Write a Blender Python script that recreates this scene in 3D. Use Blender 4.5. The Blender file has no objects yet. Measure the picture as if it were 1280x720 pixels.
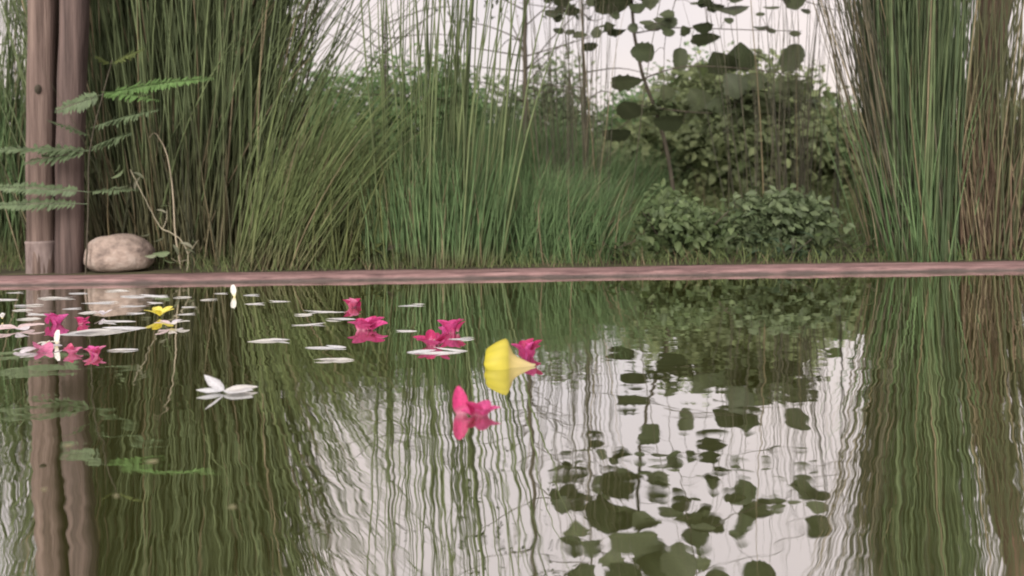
import bpy, math, random
import numpy as np
from mathutils import Vector, Matrix
random.seed(7)
rng = np.random.default_rng(11)
PI = math.pi
R = math.radians

# ------------------------------------------------------------------ camera
H = 0.25                       # lens height above the water (m)
FPX = 1000.0                   # focal length in photo pixels (1280 wide)
HOR = 235.0                    # horizon row at the centre column
PITCH = 0.0                    # level lens; the photograph is a crop of the lower part of a taller frame
ROLL = R(0.86)
F_ = Vector((0, math.cos(PITCH), -math.sin(PITCH)))
R0_ = Vector((1, 0, 0)); U0_ = Vector((0, math.sin(PITCH), math.cos(PITCH)))
R_ = R0_ * math.cos(ROLL) - U0_ * math.sin(ROLL)
U_ = U0_ * math.cos(ROLL) + R0_ * math.sin(ROLL)
sc = bpy.context.scene
cam = bpy.data.cameras.new('camera'); camo = bpy.data.objects.new('camera', cam)
sc.collection.objects.link(camo); sc.camera = camo
cam.sensor_width = 36; cam.lens = FPX / 1280 * 36
cam.shift_y = -(360 - HOR) / 1280
cam.clip_start = 0.02; cam.clip_end = 8000
camo.matrix_world = Matrix(((R_.x, U_.x, -F_.x, 0), (R_.y, U_.y, -F_.y, 0), (R_.z, U_.z, -F_.z, H), (0, 0, 0, 1)))
cam.dof.use_dof = True; cam.dof.focus_distance = 1.5; cam.dof.aperture_fstop = 4.2

# ------------------------------------------------------------------ sky and sun (overcast evening)
SUN_EL, SUN_AZ = R(27), R(196)          # azimuth clockwise from +Y
wd = bpy.data.worlds.new('World'); sc.world = wd; wd.use_nodes = True
nt = wd.node_tree; nt.nodes.clear()
out = nt.nodes.new('ShaderNodeOutputWorld'); bg = nt.nodes.new('ShaderNodeBackground')
sky = nt.nodes.new('ShaderNodeTexSky'); sky.sky_type = 'NISHITA'; sky.sun_disc = False
sky.sun_elevation = SUN_EL; sky.sun_rotation = SUN_AZ; sky.dust_density = 4.0; sky.air_density = 1.2
cl = nt.nodes.new('ShaderNodeTexNoise'); cl.inputs['Scale'].default_value = 2.2; cl.inputs['Detail'].default_value = 4
ramp = nt.nodes.new('ShaderNodeValToRGB')
ramp.color_ramp.elements[0].position = 0.30; ramp.color_ramp.elements[0].color = (3.25, 2.84, 2.78, 1)
ramp.color_ramp.elements[1].position = 0.72; ramp.color_ramp.elements[1].color = (3.9, 3.25, 2.96, 1)
mix = nt.nodes.new('ShaderNodeMixRGB'); mix.inputs[0].default_value = 0.88
tc = nt.nodes.new('ShaderNodeTexCoord')
nt.links.new(tc.outputs['Generated'], cl.inputs['Vector'])
nt.links.new(cl.outputs['Fac'], ramp.inputs[0])
nt.links.new(sky.outputs[0], mix.inputs[1]); nt.links.new(ramp.outputs[0], mix.inputs[2])
nt.links.new(mix.outputs[0], bg.inputs['Color']); bg.inputs['Strength'].default_value = 0.1
nt.links.new(bg.outputs[0], out.inputs[0])
sun = bpy.data.lights.new('sun', 'SUN'); sun.energy = 1.5; sun.angle = R(40); sun.color = (1.0, 0.96, 0.88)
suno = bpy.data.objects.new('sun', sun); sc.collection.objects.link(suno)
sd = Vector((math.sin(SUN_AZ) * math.cos(SUN_EL), math.cos(SUN_AZ) * math.cos(SUN_EL), math.sin(SUN_EL)))
suno.rotation_euler = sd.to_track_quat('Z', 'Y').to_euler(); suno.location = (0, -3, 6)
sc.view_settings.view_transform = 'Standard'; sc.view_settings.look = 'None'
sc.view_settings.gamma = 1.0; sc.view_settings.use_curve_mapping = False
sc.view_settings.exposure = 1.45
sc.render.engine = 'CYCLES'
sc.cycles.use_denoising = True
sc.cycles.max_bounces = 7; sc.cycles.transparent_max_bounces = 6
sc.cycles.filter_width = 1.9

# ------------------------------------------------------------------ helpers
def ray(px, py):
    return F_ + R_ * ((px - 640) / FPX) + U_ * ((HOR - py) / FPX)
def at(px, py, Y):                       # the point seen at a photo pixel, Y metres ahead
    d = ray(px, py); t = Y / d.y
    return Vector((0, 0, H)) + d * t
def onz(px, py, z=0.0):                  # the point of a level plane seen at a photo pixel
    d = ray(px, py); t = (z - H) / d.z
    return Vector((0, 0, H)) + d * t
def refl(px, py, Y):                     # the point whose mirror image in the water is seen there
    d = ray(px, py); t = Y / d.y
    p = Vector((0, 0, H)) + d * t
    return Vector((p.x, p.y, -p.z))
GZ = 0.011                               # ground level behind the rim
def gx(px, Y): return at(px, 235, Y).x

COL = sc.collection
def mesh_obj(name, verts, faces, mat, parent=None, cols=None, smooth=True):
    me = bpy.data.meshes.new(name)
    verts = np.asarray(verts, dtype=np.float32).reshape(-1, 3)
    if isinstance(faces, np.ndarray):
        nv, nf, k = len(verts), faces.shape[0], faces.shape[1]
        me.vertices.add(nv); me.vertices.foreach_set('co', verts.ravel())
        me.loops.add(nf * k); me.loops.foreach_set('vertex_index', faces.astype(np.int32).ravel())
        me.polygons.add(nf); me.polygons.foreach_set('loop_start', np.arange(0, nf * k, k, dtype=np.int32))
        me.update(calc_edges=True)
    else:
        me.from_pydata([tuple(map(float, v)) for v in verts], [], faces)
    if cols is not None:
        c = np.ones((len(verts), 4), dtype=np.float32); c[:, :3] = np.asarray(cols).reshape(-1, 3)
        a = me.color_attributes.new('tint', 'FLOAT_COLOR', 'POINT'); a.data.foreach_set('color', c.ravel())
    if smooth: me.polygons.foreach_set('use_smooth', np.ones(len(me.polygons), dtype=bool))
    me.materials.append(mat); me.validate(); me.update()
    o = bpy.data.objects.new(name, me); COL.objects.link(o)
    if parent: o.parent = parent
    return o
def share(name, me, parent, mw=None):
    o = bpy.data.objects.new(name, me); COL.objects.link(o); o.parent = parent
    if mw is not None: o.matrix_local = mw
    return o
def thing(name, label, cat, loc=(0, 0, 0), group=None):
    o = bpy.data.objects.new(name, None); COL.objects.link(o); o.location = loc; o.empty_display_size = 0.05
    o['label'] = label; o['category'] = cat
    if group: o['group'] = group
    return o
def tag(o, label, cat, group=None):
    o['label'] = label; o['category'] = cat
    if group: o['group'] = group
    return o
def struct(o): o['kind'] = 'structure'; return o
def stuff(o): o['kind'] = 'stuff'; return o

# ---- materials
def newmat(name):
    m = bpy.data.materials.new(name); m.use_nodes = True; t = m.node_tree; t.nodes.clear()
    o = t.nodes.new('ShaderNodeOutputMaterial'); return m, t, o
def noise(t, scale, detail=3, vec=None, rough=0.55):
    n = t.nodes.new('ShaderNodeTexNoise'); n.inputs['Scale'].default_value = scale; n.inputs['Detail'].default_value = detail
    n.inputs['Roughness'].default_value = rough
    if vec is not None: t.links.new(vec, n.inputs['Vector'])
    return n
def objco(t, scale=(1, 1, 1), rot=(0, 0, 0)):
    c = t.nodes.new('ShaderNodeTexCoord'); mp = t.nodes.new('ShaderNodeMapping')
    mp.inputs['Scale'].default_value = scale; mp.inputs['Rotation'].default_value = rot
    t.links.new(c.outputs['Object'], mp.inputs['Vector']); return mp.outputs[0]
def plant_mat(name, rough=0.55, trans=0.25, scale=30, amt=0.35):
    m, t, o = newmat(name)
    at_ = t.nodes.new('ShaderNodeAttribute'); at_.attribute_name = 'tint'
    n = noise(t, scale, 3, objco(t))
    mr = t.nodes.new('ShaderNodeMapRange'); mr.inputs[1].default_value = 0.25; mr.inputs[2].default_value = 0.75
    mr.inputs[3].default_value = 1 - amt; mr.inputs[4].default_value = 1 + amt
    t.links.new(n.outputs['Fac'], mr.inputs[0])
    mu = t.nodes.new('ShaderNodeVectorMath'); mu.operation = 'SCALE'
    t.links.new(at_.outputs['Color'], mu.inputs[0]); t.links.new(mr.outputs[0], mu.inputs['Scale'])
    p = t.nodes.new('ShaderNodeBsdfPrincipled'); p.inputs['Roughness'].default_value = rough
    p.inputs['Specular IOR Level'].default_value = 0.3
    t.links.new(mu.outputs[0], p.inputs['Base Color'])
    if trans > 0:
        tr = t.nodes.new('ShaderNodeBsdfTranslucent'); t.links.new(mu.outputs[0], tr.inputs['Color'])
        mx = t.nodes.new('ShaderNodeMixShader'); mx.inputs[0].default_value = trans
        t.links.new(p.outputs[0], mx.inputs[1]); t.links.new(tr.outputs[0], mx.inputs[2])
        t.links.new(mx.outputs[0], o.inputs[0])
    else:
        t.links.new(p.outputs[0], o.inputs[0])
    return m
def surf_mat(name, c1, c2, scale, vscale=(1, 1, 1), rough=0.8, bump=0.002, bscale=None, c3=None, spec=0.3):
    m, t, o = newmat(name)
    v = objco(t, vscale)
    n = noise(t, scale, 6, v, 0.65)
    r = t.nodes.new('ShaderNodeValToRGB')
    r.color_ramp.elements[0].position = 0.33; r.color_ramp.elements[0].color = (*c1, 1)
    r.color_ramp.elements[1].position = 0.68; r.color_ramp.elements[1].color = (*c2, 1)
    if c3:
        e = r.color_ramp.elements.new(0.5); e.color = (*c3, 1)
    t.links.new(n.outputs['Fac'], r.inputs[0])
    p = t.nodes.new('ShaderNodeBsdfPrincipled'); p.inputs['Roughness'].default_value = rough
    p.inputs['Specular IOR Level'].default_value = spec
    t.links.new(r.outputs[0], p.inputs['Base Color'])
    if bump:
        n2 = noise(t, bscale or scale * 2.5, 5, v)
        b = t.nodes.new('ShaderNodeBump'); b.inputs['Distance'].default_value = bump
        t.links.new(n2.outputs['Fac'], b.inputs['Height']); t.links.new(b.outputs[0], p.inputs['Normal'])
    t.links.new(p.outputs[0], o.inputs[0]); return m

M_REED = plant_mat('reed_green', 0.5, 0.12, 12)
M_LEAF = plant_mat('leaf_green', 0.5, 0.42, 25, 0.3)
M_PETAL = plant_mat('petal', 0.5, 0.4, 7, 0.28)
M_BARK = surf_mat('thin_bark', (0.035, 0.03, 0.022), (0.10, 0.085, 0.065), 22, (1, 1, 0.2), 0.85, 0.003)
M_TRUNK = surf_mat('brown_bark', (0.05, 0.03, 0.022), (0.17, 0.10, 0.07), 14, (1, 1, 0.12), 0.85, 0.006, c3=(0.095, 0.058, 0.043))
M_POST1 = surf_mat('post_wood_light', (0.055, 0.038, 0.032), (0.19, 0.14, 0.122), 26, (1.6, 1.6, 0.08), 0.85, 0.008, 34, (0.125, 0.088, 0.078))
M_POST2 = surf_mat('post_wood_dark', (0.038, 0.026, 0.024), (0.135, 0.096, 0.088), 26, (1.6, 1.6, 0.08), 0.85, 0.008, 34, (0.085, 0.060, 0.056))
M_COLLAR = surf_mat('weathered_sleeve', (0.11, 0.08, 0.078), (0.30, 0.24, 0.23), 26, (1.5, 1.5, 0.35), 0.55, 0.001)
M_STONE = surf_mat('river_stone', (0.11, 0.085, 0.078), (0.42, 0.355, 0.325), 13, (1, 1, 1.4), 0.8, 0.006, 45, (0.30, 0.235, 0.205))
M_RIM = surf_mat('red_painted_concrete', (0.095, 0.058, 0.06), (0.36, 0.235, 0.235), 14, (0.6, 2.5, 8), 0.75, 0.005, 70, (0.245, 0.15, 0.15), 0.25)
def waterline_band(m):                  # uneven grey band, rim colour darkens towards the waterline
    t = m.node_tree; p = [n for n in t.nodes if n.type == 'BSDF_PRINCIPLED'][0]
    src = p.inputs['Base Color'].links[0].from_socket
    g = t.nodes.new('ShaderNodeNewGeometry'); sp = t.nodes.new('ShaderNodeSeparateXYZ'); t.links.new(g.outputs['Position'], sp.inputs[0])
    nn = noise(t, 14, 4, objco(t)); ma = t.nodes.new('ShaderNodeMath'); ma.operation = 'MULTIPLY_ADD'; ma.inputs[1].default_value = .014
    t.links.new(nn.outputs['Fac'], ma.inputs[0]); t.links.new(sp.outputs['Z'], ma.inputs[2])
    mr = t.nodes.new('ShaderNodeMapRange'); mr.inputs[1].default_value = .009; mr.inputs[2].default_value = .017; mr.inputs[3].default_value = .85; mr.inputs[4].default_value = 0
    t.links.new(ma.outputs[0], mr.inputs[0])
    mx = t.nodes.new('ShaderNodeMixRGB'); mx.inputs[2].default_value = (.065, .058, .056, 1)
    t.links.new(mr.outputs[0], mx.inputs[0]); t.links.new(src, mx.inputs[1]); t.links.new(mx.outputs[0], p.inputs['Base Color'])
waterline_band(M_RIM)
M_SOIL = surf_mat('soil', (0.035, 0.032, 0.018), (0.10, 0.09, 0.05), 6, (1, 1, 1), 0.95, 0.01)

# ------------------------------------------------------------------ water
def water_mat():
    m, t, o = newmat('pond_water')
    v1 = objco(t, (1.0, 0.85, 1), (0, 0, R(12)))
    v2 = objco(t, (0.8, 1.0, 1), (0, 0, R(-25)))
    n1 = noise(t, 7.5, 2.0, v1, 0.5); n2 = noise(t, 19, 1.5, v2, 0.5)
    ad = t.nodes.new('ShaderNodeMath'); ad.operation = 'MULTIPLY_ADD'; ad.inputs[1].default_value = 0.5
    t.links.new(n2.outputs['Fac'], ad.inputs[0]); t.links.new(n1.outputs['Fac'], ad.inputs[2])
    b = t.nodes.new('ShaderNodeBump'); b.inputs['Distance'].default_value = 0.0007; 
    pn = noise(t, 1.7, 2, objco(t, (1, .6, 1))); pm = t.nodes.new('ShaderNodeMapRange'); pm.inputs[1].default_value = .35; pm.inputs[2].default_value = .65
    pm.inputs[3].default_value = .55; pm.inputs[4].default_value = 1.25; t.links.new(pn.outputs['Fac'], pm.inputs[0])
    t.links.new(pm.outputs[0], b.inputs['Strength'])
    t.links.new(ad.outputs[0], b.inputs['Height'])
    n3 = noise(t, 1.3, 3, objco(t))
    r = t.nodes.new('ShaderNodeValToRGB')
    r.color_ramp.elements[0].color = (0.050, 0.055, 0.014, 1); r.color_ramp.elements[1].color = (0.085, 0.090, 0.026, 1)
    t.links.new(n3.outputs['Fac'], r.inputs[0])
    d = t.nodes.new('ShaderNodeBsdfDiffuse'); t.links.new(r.outputs[0], d.inputs['Color'])
    g = t.nodes.new('ShaderNodeBsdfGlossy'); g.inputs['Roughness'].default_value = 0.015
    g.inputs['Color'].default_value = (0.97, 0.97, 0.97, 1)
    t.links.new(b.outputs[0], g.inputs['Normal'])
    f = t.nodes.new('ShaderNodeFresnel'); f.inputs['IOR'].default_value = 1.33
    mr = t.nodes.new('ShaderNodeMapRange'); mr.inputs[1].default_value = 0.03; mr.inputs[2].default_value = 0.4
    mr.inputs[3].default_value = 0.70; mr.inputs[4].default_value = 0.86
    t.links.new(f.outputs[0], mr.inputs[0])
    mx = t.nodes.new('ShaderNodeMixShader'); t.links.new(mr.outputs[0], mx.inputs[0])
    t.links.new(d.outputs[0], mx.inputs[1]); t.links.new(g.outputs[0], mx.inputs[2])
    t.links.new(mx.outputs[0], o.inputs[0]); return m
PX, PY0, PY1 = 7.0, -6.0, onz(640, 347.5).y      # pond: half width, near end, far waterline
struct(mesh_obj('water', [(-PX - .02, PY0 - .02, 0), (PX + .02, PY0 - .02, 0), (PX + .02, PY1 + .02, 0), (-PX - .02, PY1 + .02, 0)], [(0, 1, 2, 3)], water_mat()))

# ------------------------------------------------------------------ ground round the pond, and the rim
RW = 0.15
gx0, gy0, gy1 = PX + RW - .02, PY0 - RW + .02, PY1 + RW - .02
B = 2500
gv = [(-B, -B), (B, -B), (B, B), (-B, B), (-gx0, gy0), (gx0, gy0), (gx0, gy1), (-gx0, gy1)]
struct(mesh_obj('ground', [(x, y, GZ) for x, y in gv], [(0, 1, 5, 4), (1, 2, 6, 5), (2, 3, 7, 6), (3, 0, 4, 7)], M_SOIL, smooth=False))
def rim():
    V, Fc = [], []
    prof = [(0.0, -0.25), (-.001, 0.001), (0.0, 0.004), (.001, 0.008), (0.003, 0.0110), (0.010, 0.0135), (0.04, 0.0145), (0.08, 0.015), (0.12, 0.014), (RW, 0.012), (RW + .004, -0.1)]
    pts = []
    N = 200
    for i in range(N + 1): pts.append((-PX + 2 * PX * i / N, PY1, 0, 1))
    ring = []
    path = []
    for i in range(N): path.append((-PX + 2 * PX * i / N, PY1))
    for i in range(40): path.append((PX, PY1 + (PY0 - PY1) * i / 40))
    for i in range(60): path.append((PX - 2 * PX * i / 60, PY0))
    for i in range(40): path.append((-PX, PY0 + (PY1 - PY0) * i / 40))
    cx, cy = 0, (PY0 + PY1) / 2
    hw, hh = PX, (PY1 - PY0) / 2
    n = len(path)
    for k, (x, y) in enumerate(path):
        for j, (w, z) in enumerate(prof):
            sx = (hw + w) / hw; sy = (hh + w) / hh
            wob = 0 if j in (0, len(prof) - 1) else 0.0022 * math.sin(x * 9.1 + j) * math.cos(x * 3.7 + y * 5 + j * .7) + random.uniform(-.0007, .0007)
            V.append((cx + (x - cx) * sx, cy + (y - cy) * sy + wob, z + wob * .5))
    m = len(prof)
    for k in range(n):
        for j in range(m - 1):
            a = k * m + j; b = ((k + 1) % n) * m + j
            Fc.append((a, b, b + 1, a + 1))
    return struct(mesh_obj('pond_rim', V, Fc, M_RIM))
rim()

# ------------------------------------------------------------------ vectorised stalks
def lerp_cols(ca, cb, n):
    u = rng.random((n, 1)); return np.asarray(ca) * (1 - u) + np.asarray(cb) * u
def stalk_arrays(base, h, lx, ly, bx, by, rad, cols, droop=0.0, seg=7, sides=3, base_col=None):
    """tapered, bending reed stalks; every argument is an array with one entry per stalk"""
    n = len(h); t = np.linspace(0, 1, seg + 1)[None, :]
    h_ = h[:, None]
    X = base[:, 0:1] + h_ * (lx[:, None] * t + bx[:, None] * t ** 2.2)
    Y = base[:, 1:2] + h_ * (ly[:, None] * t + by[:, None] * t ** 2.2)
    off = np.sqrt((lx[:, None] * t + bx[:, None] * t ** 2.2) ** 2 + (ly[:, None] * t + by[:, None] * t ** 2.2) ** 2)
    Z = base[:, 2:3] + h_ * (t - np.asarray(droop).reshape(-1, 1) * t ** 3 - 0.22 * off ** 2)
    wob = h_ * 0.006 * np.sin(t * 9 + rng.random((n, 1)) * 6.28)
    X = X + wob * t
    r = rad[:, None] * (1 - 0.88 * t ** 1.6)
    a = rng.random((n, 1)) * 6.28
    V = np.zeros((n, seg + 1, sides, 3), dtype=np.float32)
    for s in range(sides):
        an = a + 6.2832 * s / sides
        V[:, :, s, 0] = X + r * np.cos(an); V[:, :, s, 1] = Y + r * np.sin(an); V[:, :, s, 2] = Z
    idx = np.arange(n * (seg + 1) * sides).reshape(n, seg + 1, sides)
    fs = []
    for s in range(sides):
        s2 = (s + 1) % sides
        fs.append(np.stack([idx[:, :-1, s], idx[:, :-1, s2], idx[:, 1:, s2], idx[:, 1:, s]], -1).reshape(-1, 4))
    Fq = np.concatenate(fs)
    C = np.repeat(cols[:, None, :], seg + 1, 1)
    if base_col is not None:
        w = np.clip(1 - t * 4.5, 0, 1)[:, :, None]
        C = C * (1 - w) + np.asarray(base_col) * w
    C = np.repeat(C[:, :, None, :], sides, 2)
    return V.reshape(-1, 3), Fq, C.reshape(-1, 3)

def reed_clump(name, label, cat, base_c, sx, sy, sets, singles=0, group=None):
    """sets: list of dicts; every set becomes one part of uncountable stalks, 'singles' stalks are parts of their own"""
    root = thing(name, label, cat, (base_c[0], base_c[1], GZ), group)
    for q in sets:
        n = q['n']
        u = rng.normal(0, 0.45, (n, 2)).clip(-1, 1)
        u[:, 0] += q.get('shift', 0)
        base = np.stack([u[:, 0] * sx * q.get('spread', 1), u[:, 1] * sy * q.get('spread', 1), np.full(n, -0.01)], 1)
        h = rng.uniform(q['h'][0], q['h'][1], n) * (0.75 + 0.25 * rng.random(n))
        lx = rng.uniform(q['lx'][0], q['lx'][1], n) + u[:, 0] * q.get('fan', 0.1)
        ly = rng.uniform(*q.get('ly', (-.12, .12)), n)
        bx = rng.uniform(*q.get('bx', (-.1, .1)), n); by = rng.uniform(*q.get('by', (-.08, .08)), n)
        rad = rng.uniform(q['r'][0], q['r'][1], n)
        dr = rng.uniform(*q.get('droop', (0, .1)), n)
        cols = lerp_cols(q['c'][0], q['c'][1], n)
        dead = rng.random(n) < q.get('dead', 0.08)
        cols[dead] = lerp_cols((.16, .13, .075), (.26, .22, .14), int(dead.sum()))
        ns = q.get('single', 0)
        if ns:
            for i in range(ns):
                v, f, c = stalk_arrays(base[i:i+1], h[i:i+1], lx[i:i+1], ly[i:i+1], bx[i:i+1], by[i:i+1], rad[i:i+1] * 1.2, cols[i:i+1], dr[i:i+1], 9, 4, q.get('base'))
                mesh_obj('stalk', v, f, M_REED, root, c)
        v, f, c = stalk_arrays(base[ns:], h[ns:], lx[ns:], ly[ns:], bx[ns:], by[ns:], rad[ns:], cols[ns:], dr[ns:], q.get('seg', 7), 3, q.get('base'))
        stuff(mesh_obj(q.get('name', 'stalks'), v, f, M_REED, root, c))
    return root

DG = ((.062, .088, .036), (.135, .170, .076))     # dark green
MG = ((.070, .128, .050), (.135, .212, .092))     # mid green
YG = ((.085, .120, .042), (.155, .195, .078))     # yellow green
BR = ((.075, .050, .034), (.16, .11, .075))       # dead brown
PALE = (.15, .13, .075)

reed_clump('reed_clump', 'dense dark green reed thicket behind the stone, fanning out to the right', 'reeds',
    (gx(225, 2.85), 2.85), .30, .22, [
    dict(n=3000, h=(1.3, 2.4), lx=(-.20, .12), bx=(-.06, .08), r=(.0022, .0046), c=((.062, .086, .038), (.130, .165, .076)), fan=.12, base=PALE, single=10, dead=.09),
    dict(n=150, h=(1.1, 1.75), lx=(.10, .36), bx=(.05, .30), droop=(.0, .14), r=(.0030, .0058), c=DG, fan=.05, name='arching_stalks', single=16, shift=.2),
    dict(n=450, h=(.25, .7), lx=(-.3, .3), r=(.0018, .0034), c=((.045, .05, .028), (.10, .10, .06)), dead=.3, spread=1.4, name='low_stalks', ly=(-.5, .1))])
reed_clump('reed_clump', 'green reeds at the left edge, beyond the two posts', 'reeds',
    (gx(5, 3.0), 3.0), .22, .18, [
    dict(n=420, h=(.55, 1.0), lx=(-.15, .18), r=(.0018, .0038), c=MG, base=PALE),
    dict(n=200, h=(1.1, 2.0), lx=(-.12, .16), bx=(-.1, .2), r=(.0018, .0036), c=DG, name='tall_stalks', single=8)])
reed_clump('grass_clump', 'yellow green grass tuft leaning right along the far rim', 'grass',
    (gx(345, 2.48), 2.48), .13, .06, [
    dict(n=420, h=(.35, .85), lx=(.12, .62), bx=(.0, .25), r=(.0014, .0028), c=YG, fan=.1, base=PALE, single=8)])
reed_clump('reed_clump', 'upright bright green reeds in the middle of the far bank', 'reeds',
    (gx(545, 2.53), 2.53), .20, .11, [
    dict(n=1000, h=(.26, .48), lx=(-.14, .14), r=(.0016, .0032), c=MG, fan=.12, base=PALE),
    dict(n=75, h=(1.1, 1.9), lx=(-.07, .11), bx=(-.05, .08), r=(.0026, .0050), c=DG, name='tall_stalks', single=14, dead=.02)])
reed_clump('grass_clump', 'fine green grass mound between the upright reeds and leafy shrub', 'grass',
    (gx(685, 2.66), 2.66), .21, .16, [
    dict(n=1900, h=(.18, .42), lx=(-.25, .40), bx=(-.1, .3), droop=(0, .25), r=(.0013, .0026), c=MG, fan=.1)])
reed_clump('grass_clump', 'soft green grass farther back, under the slender trunk', 'grass',
    (gx(640, 4.4), 4.4), .34, .25, [
    dict(n=2200, h=(.48, .86), lx=(-.2, .35), bx=(-.1, .25), droop=(0, .2), r=(.0018, .0036), c=MG, fan=.1)])
reed_clump('grass_clump', 'soft green grass in the dip left of the broad leaved shrub', 'grass',
    (gx(755, 4.6), 4.6), .28, .25, [
    dict(n=1500, h=(.32, .60), lx=(-.2, .4), bx=(-.1, .25), droop=(0, .2), r=(.0018, .0036), c=MG, fan=.1)])
reed_clump('grass_clump', 'olive grass tuft left of the upright middle reeds', 'grass',
    (gx(430, 2.56), 2.56), .20, .12, [
    dict(n=900, h=(.25, .52), lx=(-.2, .35), bx=(-.05, .2), r=(.0014, .0028), c=((.07, .09, .034), (.14, .16, .06)), fan=.1)])
reed_clump('reed_clump', 'tall dense column of dark green reeds beside the brown trunk', 'reeds',
    (gx(1140, 2.51), 2.51), .088, .11, [
    dict(n=1100, h=(1.1, 1.9), lx=(-.055, .045), bx=(-.035, .035), r=(.0020, .0042), c=((.050, .078, .036), (.110, .145, .068)), fan=.04, single=8, dead=.03),
    dict(n=230, h=(.9, 1.9), lx=(-.22, -.04), bx=(-.06, .08), r=(.0014, .0030), c=((.05, .055, .035), (.13, .115, .08)), name='outer_stalks', single=16, dead=.2),
    dict(n=350, h=(.25, .75), lx=(-.30, .12), r=(.0014, .0028), c=MG, name='low_stalks', dead=.15, spread=1.4)])
reed_clump('reed_clump', 'dry brown reeds around the foot of the right trunk', 'reeds',
    (gx(1225, 2.50), 2.50), .13, .08, [
    dict(n=420, h=(.25, .75), lx=(-.25, .25), bx=(-.1, .1), r=(.0016, .0032), c=BR, dead=.25, name='dry_stalks', single=8),
    dict(n=170, h=(1.0, 1.9), lx=(-.08, .2), r=(.0016, .0034), c=((.06, .07, .035), (.12, .12, .06)), name='tall_stalks', single=6)])

reed_clump('reed_clump', 'sparse thin stalks rising beside the slender trunk against the sky', 'reeds',
    (gx(720, 3.3), 3.3), .22, .12, [
    dict(n=52, h=(1.0, 1.9), lx=(-.08, .08), bx=(-.06, .06), r=(.0013, .0028), c=((.05, .05, .035), (.12, .11, .075)), name='thin_stalks', single=20)])
reed_clump('reed_clump', 'sparse thin stalks between the round leaves and the right reeds', 'reeds',
    (gx(985, 3.2), 3.2), .22, .12, [
    dict(n=60, h=(1.0, 1.9), lx=(-.08, .10), bx=(-.06, .06), r=(.0013, .0028), c=((.05, .05, .035), (.12, .11, .075)), name='thin_stalks', single=20)])
# ------------------------------------------------------------------ leaves, branches
def leaf_mesh(name, L, W, fold=.12, curl=.12, shape='ovate', n=6, mat=None, col=(.05, .08, .03), vein=None, jit=.0):
    V, C, Fc = [], [], []
    for i in range(n + 1):
        t = i / n
        if shape == 'round': w = math.sqrt(max(0, 1 - (2 * t - 1) ** 2)) * (1 - .12 * t) * 1.02
        elif shape == 'heart': w = max(0, math.sin(PI * min(1, t * .93 + .09))) ** .7 * (1.15 - .55 * t)
        elif shape == 'petal': w = math.sin(PI * min(1, .06 + t * .86)) ** .75 * (.45 + .62 * t)
        elif shape == 'bract': w = math.sin(PI * min(1, t * .90 + .08)) ** .6 * (1.0 - .1 * t)
        else: w = math.sin(PI * (t * .98 + .01)) ** .85 * (1.12 - .42 * t)
        w *= W / 2 * (1 + random.uniform(-jit, jit))
        z = -curl * L * (t - .3) ** 2
        y = t * L
        for s in (-1, -.5, 0, .5, 1):
            V.append((s * w, y + (-.03 * L * abs(s) if shape == 'heart' and i == 0 else 0), z + fold * abs(s) ** 1.5 * w + random.uniform(-1, 1) * jit * .06 * L))
            k = 1.0 if s else 1.25
            C.append([c * k for c in col] if vein is None or t > vein[1] else
                     [c * (t / vein[1]) + vv * (1 - t / vein[1]) for c, vv in zip(col, vein[0])])
    for i in range(n):
        for j in range(4):
            a = i * 5 + j; Fc.append((a, a + 1, a + 6, a + 5))
    me = bpy.data.meshes.new(name); me.from_pydata(V, [], Fc)
    at_ = me.color_attributes.new('tint', 'FLOAT_COLOR', 'POINT')
    at_.data.foreach_set('color', np.array([list(c) + [1] for c in C], dtype=np.float32).ravel())
    me.polygons.foreach_set('use_smooth', [True] * len(me.polygons))
    me.materials.append(mat or M_LEAF); me.update(); return me

def tube_arrays(pts, radii, sides=6):
    pts = [Vector(p) for p in pts]; V, Fc = [], []
    n = len(pts)
    for i, p in enumerate(pts):
        d = (pts[min(i + 1, n - 1)] - pts[max(i - 1, 0)]).normalized()
        a = d.cross(Vector((0, 1, 0.013)))
        if a.length < .1: a = d.cross(Vector((1, 0, 0)))
        a.normalize(); b = d.cross(a)
        for s in range(sides):
            an = 2 * PI * s / sides
            V.append(p + (a * math.cos(an) + b * math.sin(an)) * radii[i])
    for i in range(n - 1):
        for s in range(sides):
            s2 = (s + 1) % sides
            Fc.append((i * sides + s, i * sides + s2, (i + 1) * sides + s2, (i + 1) * sides + s))
    Fc.append(tuple(range((n - 1) * sides, n * sides))); Fc.append(tuple(reversed(range(sides))))
    return V, Fc
def smooth_path(pts, k=5, wob=0.0):
    pts = [Vector(p) for p in pts]; o = []
    n = len(pts)
    for i in range(n - 1):
        p0, p1, p2, p3 = pts[max(i - 1, 0)], pts[i], pts[i + 1], pts[min(i + 2, n - 1)]
        for j in range(k):
            t = j / k
            q = .5 * ((2 * p1) + (p2 - p0) * t + (2 * p0 - 5 * p1 + 4 * p2 - p3) * t * t + (3 * p1 - p0 - 3 * p2 + p3) * t ** 3)
            if wob: q += Vector((random.uniform(-wob, wob), random.uniform(-wob, wob), 0))
            o.append(q)
    o.append(pts[-1]); return o
def tube(name, pts, r0, r1, mat, parent, sides=6, k=5, wob=0, col=None):
    p = smooth_path(pts, k, wob)
    n = len(p); V, Fc = tube_arrays(p, [r0 + (r1 - r0) * i / (n - 1) for i in range(n)], sides)
    return mesh_obj(name, V, Fc, mat, parent, None if col is None else np.repeat(np.array([col]), len(V), 0))

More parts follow.
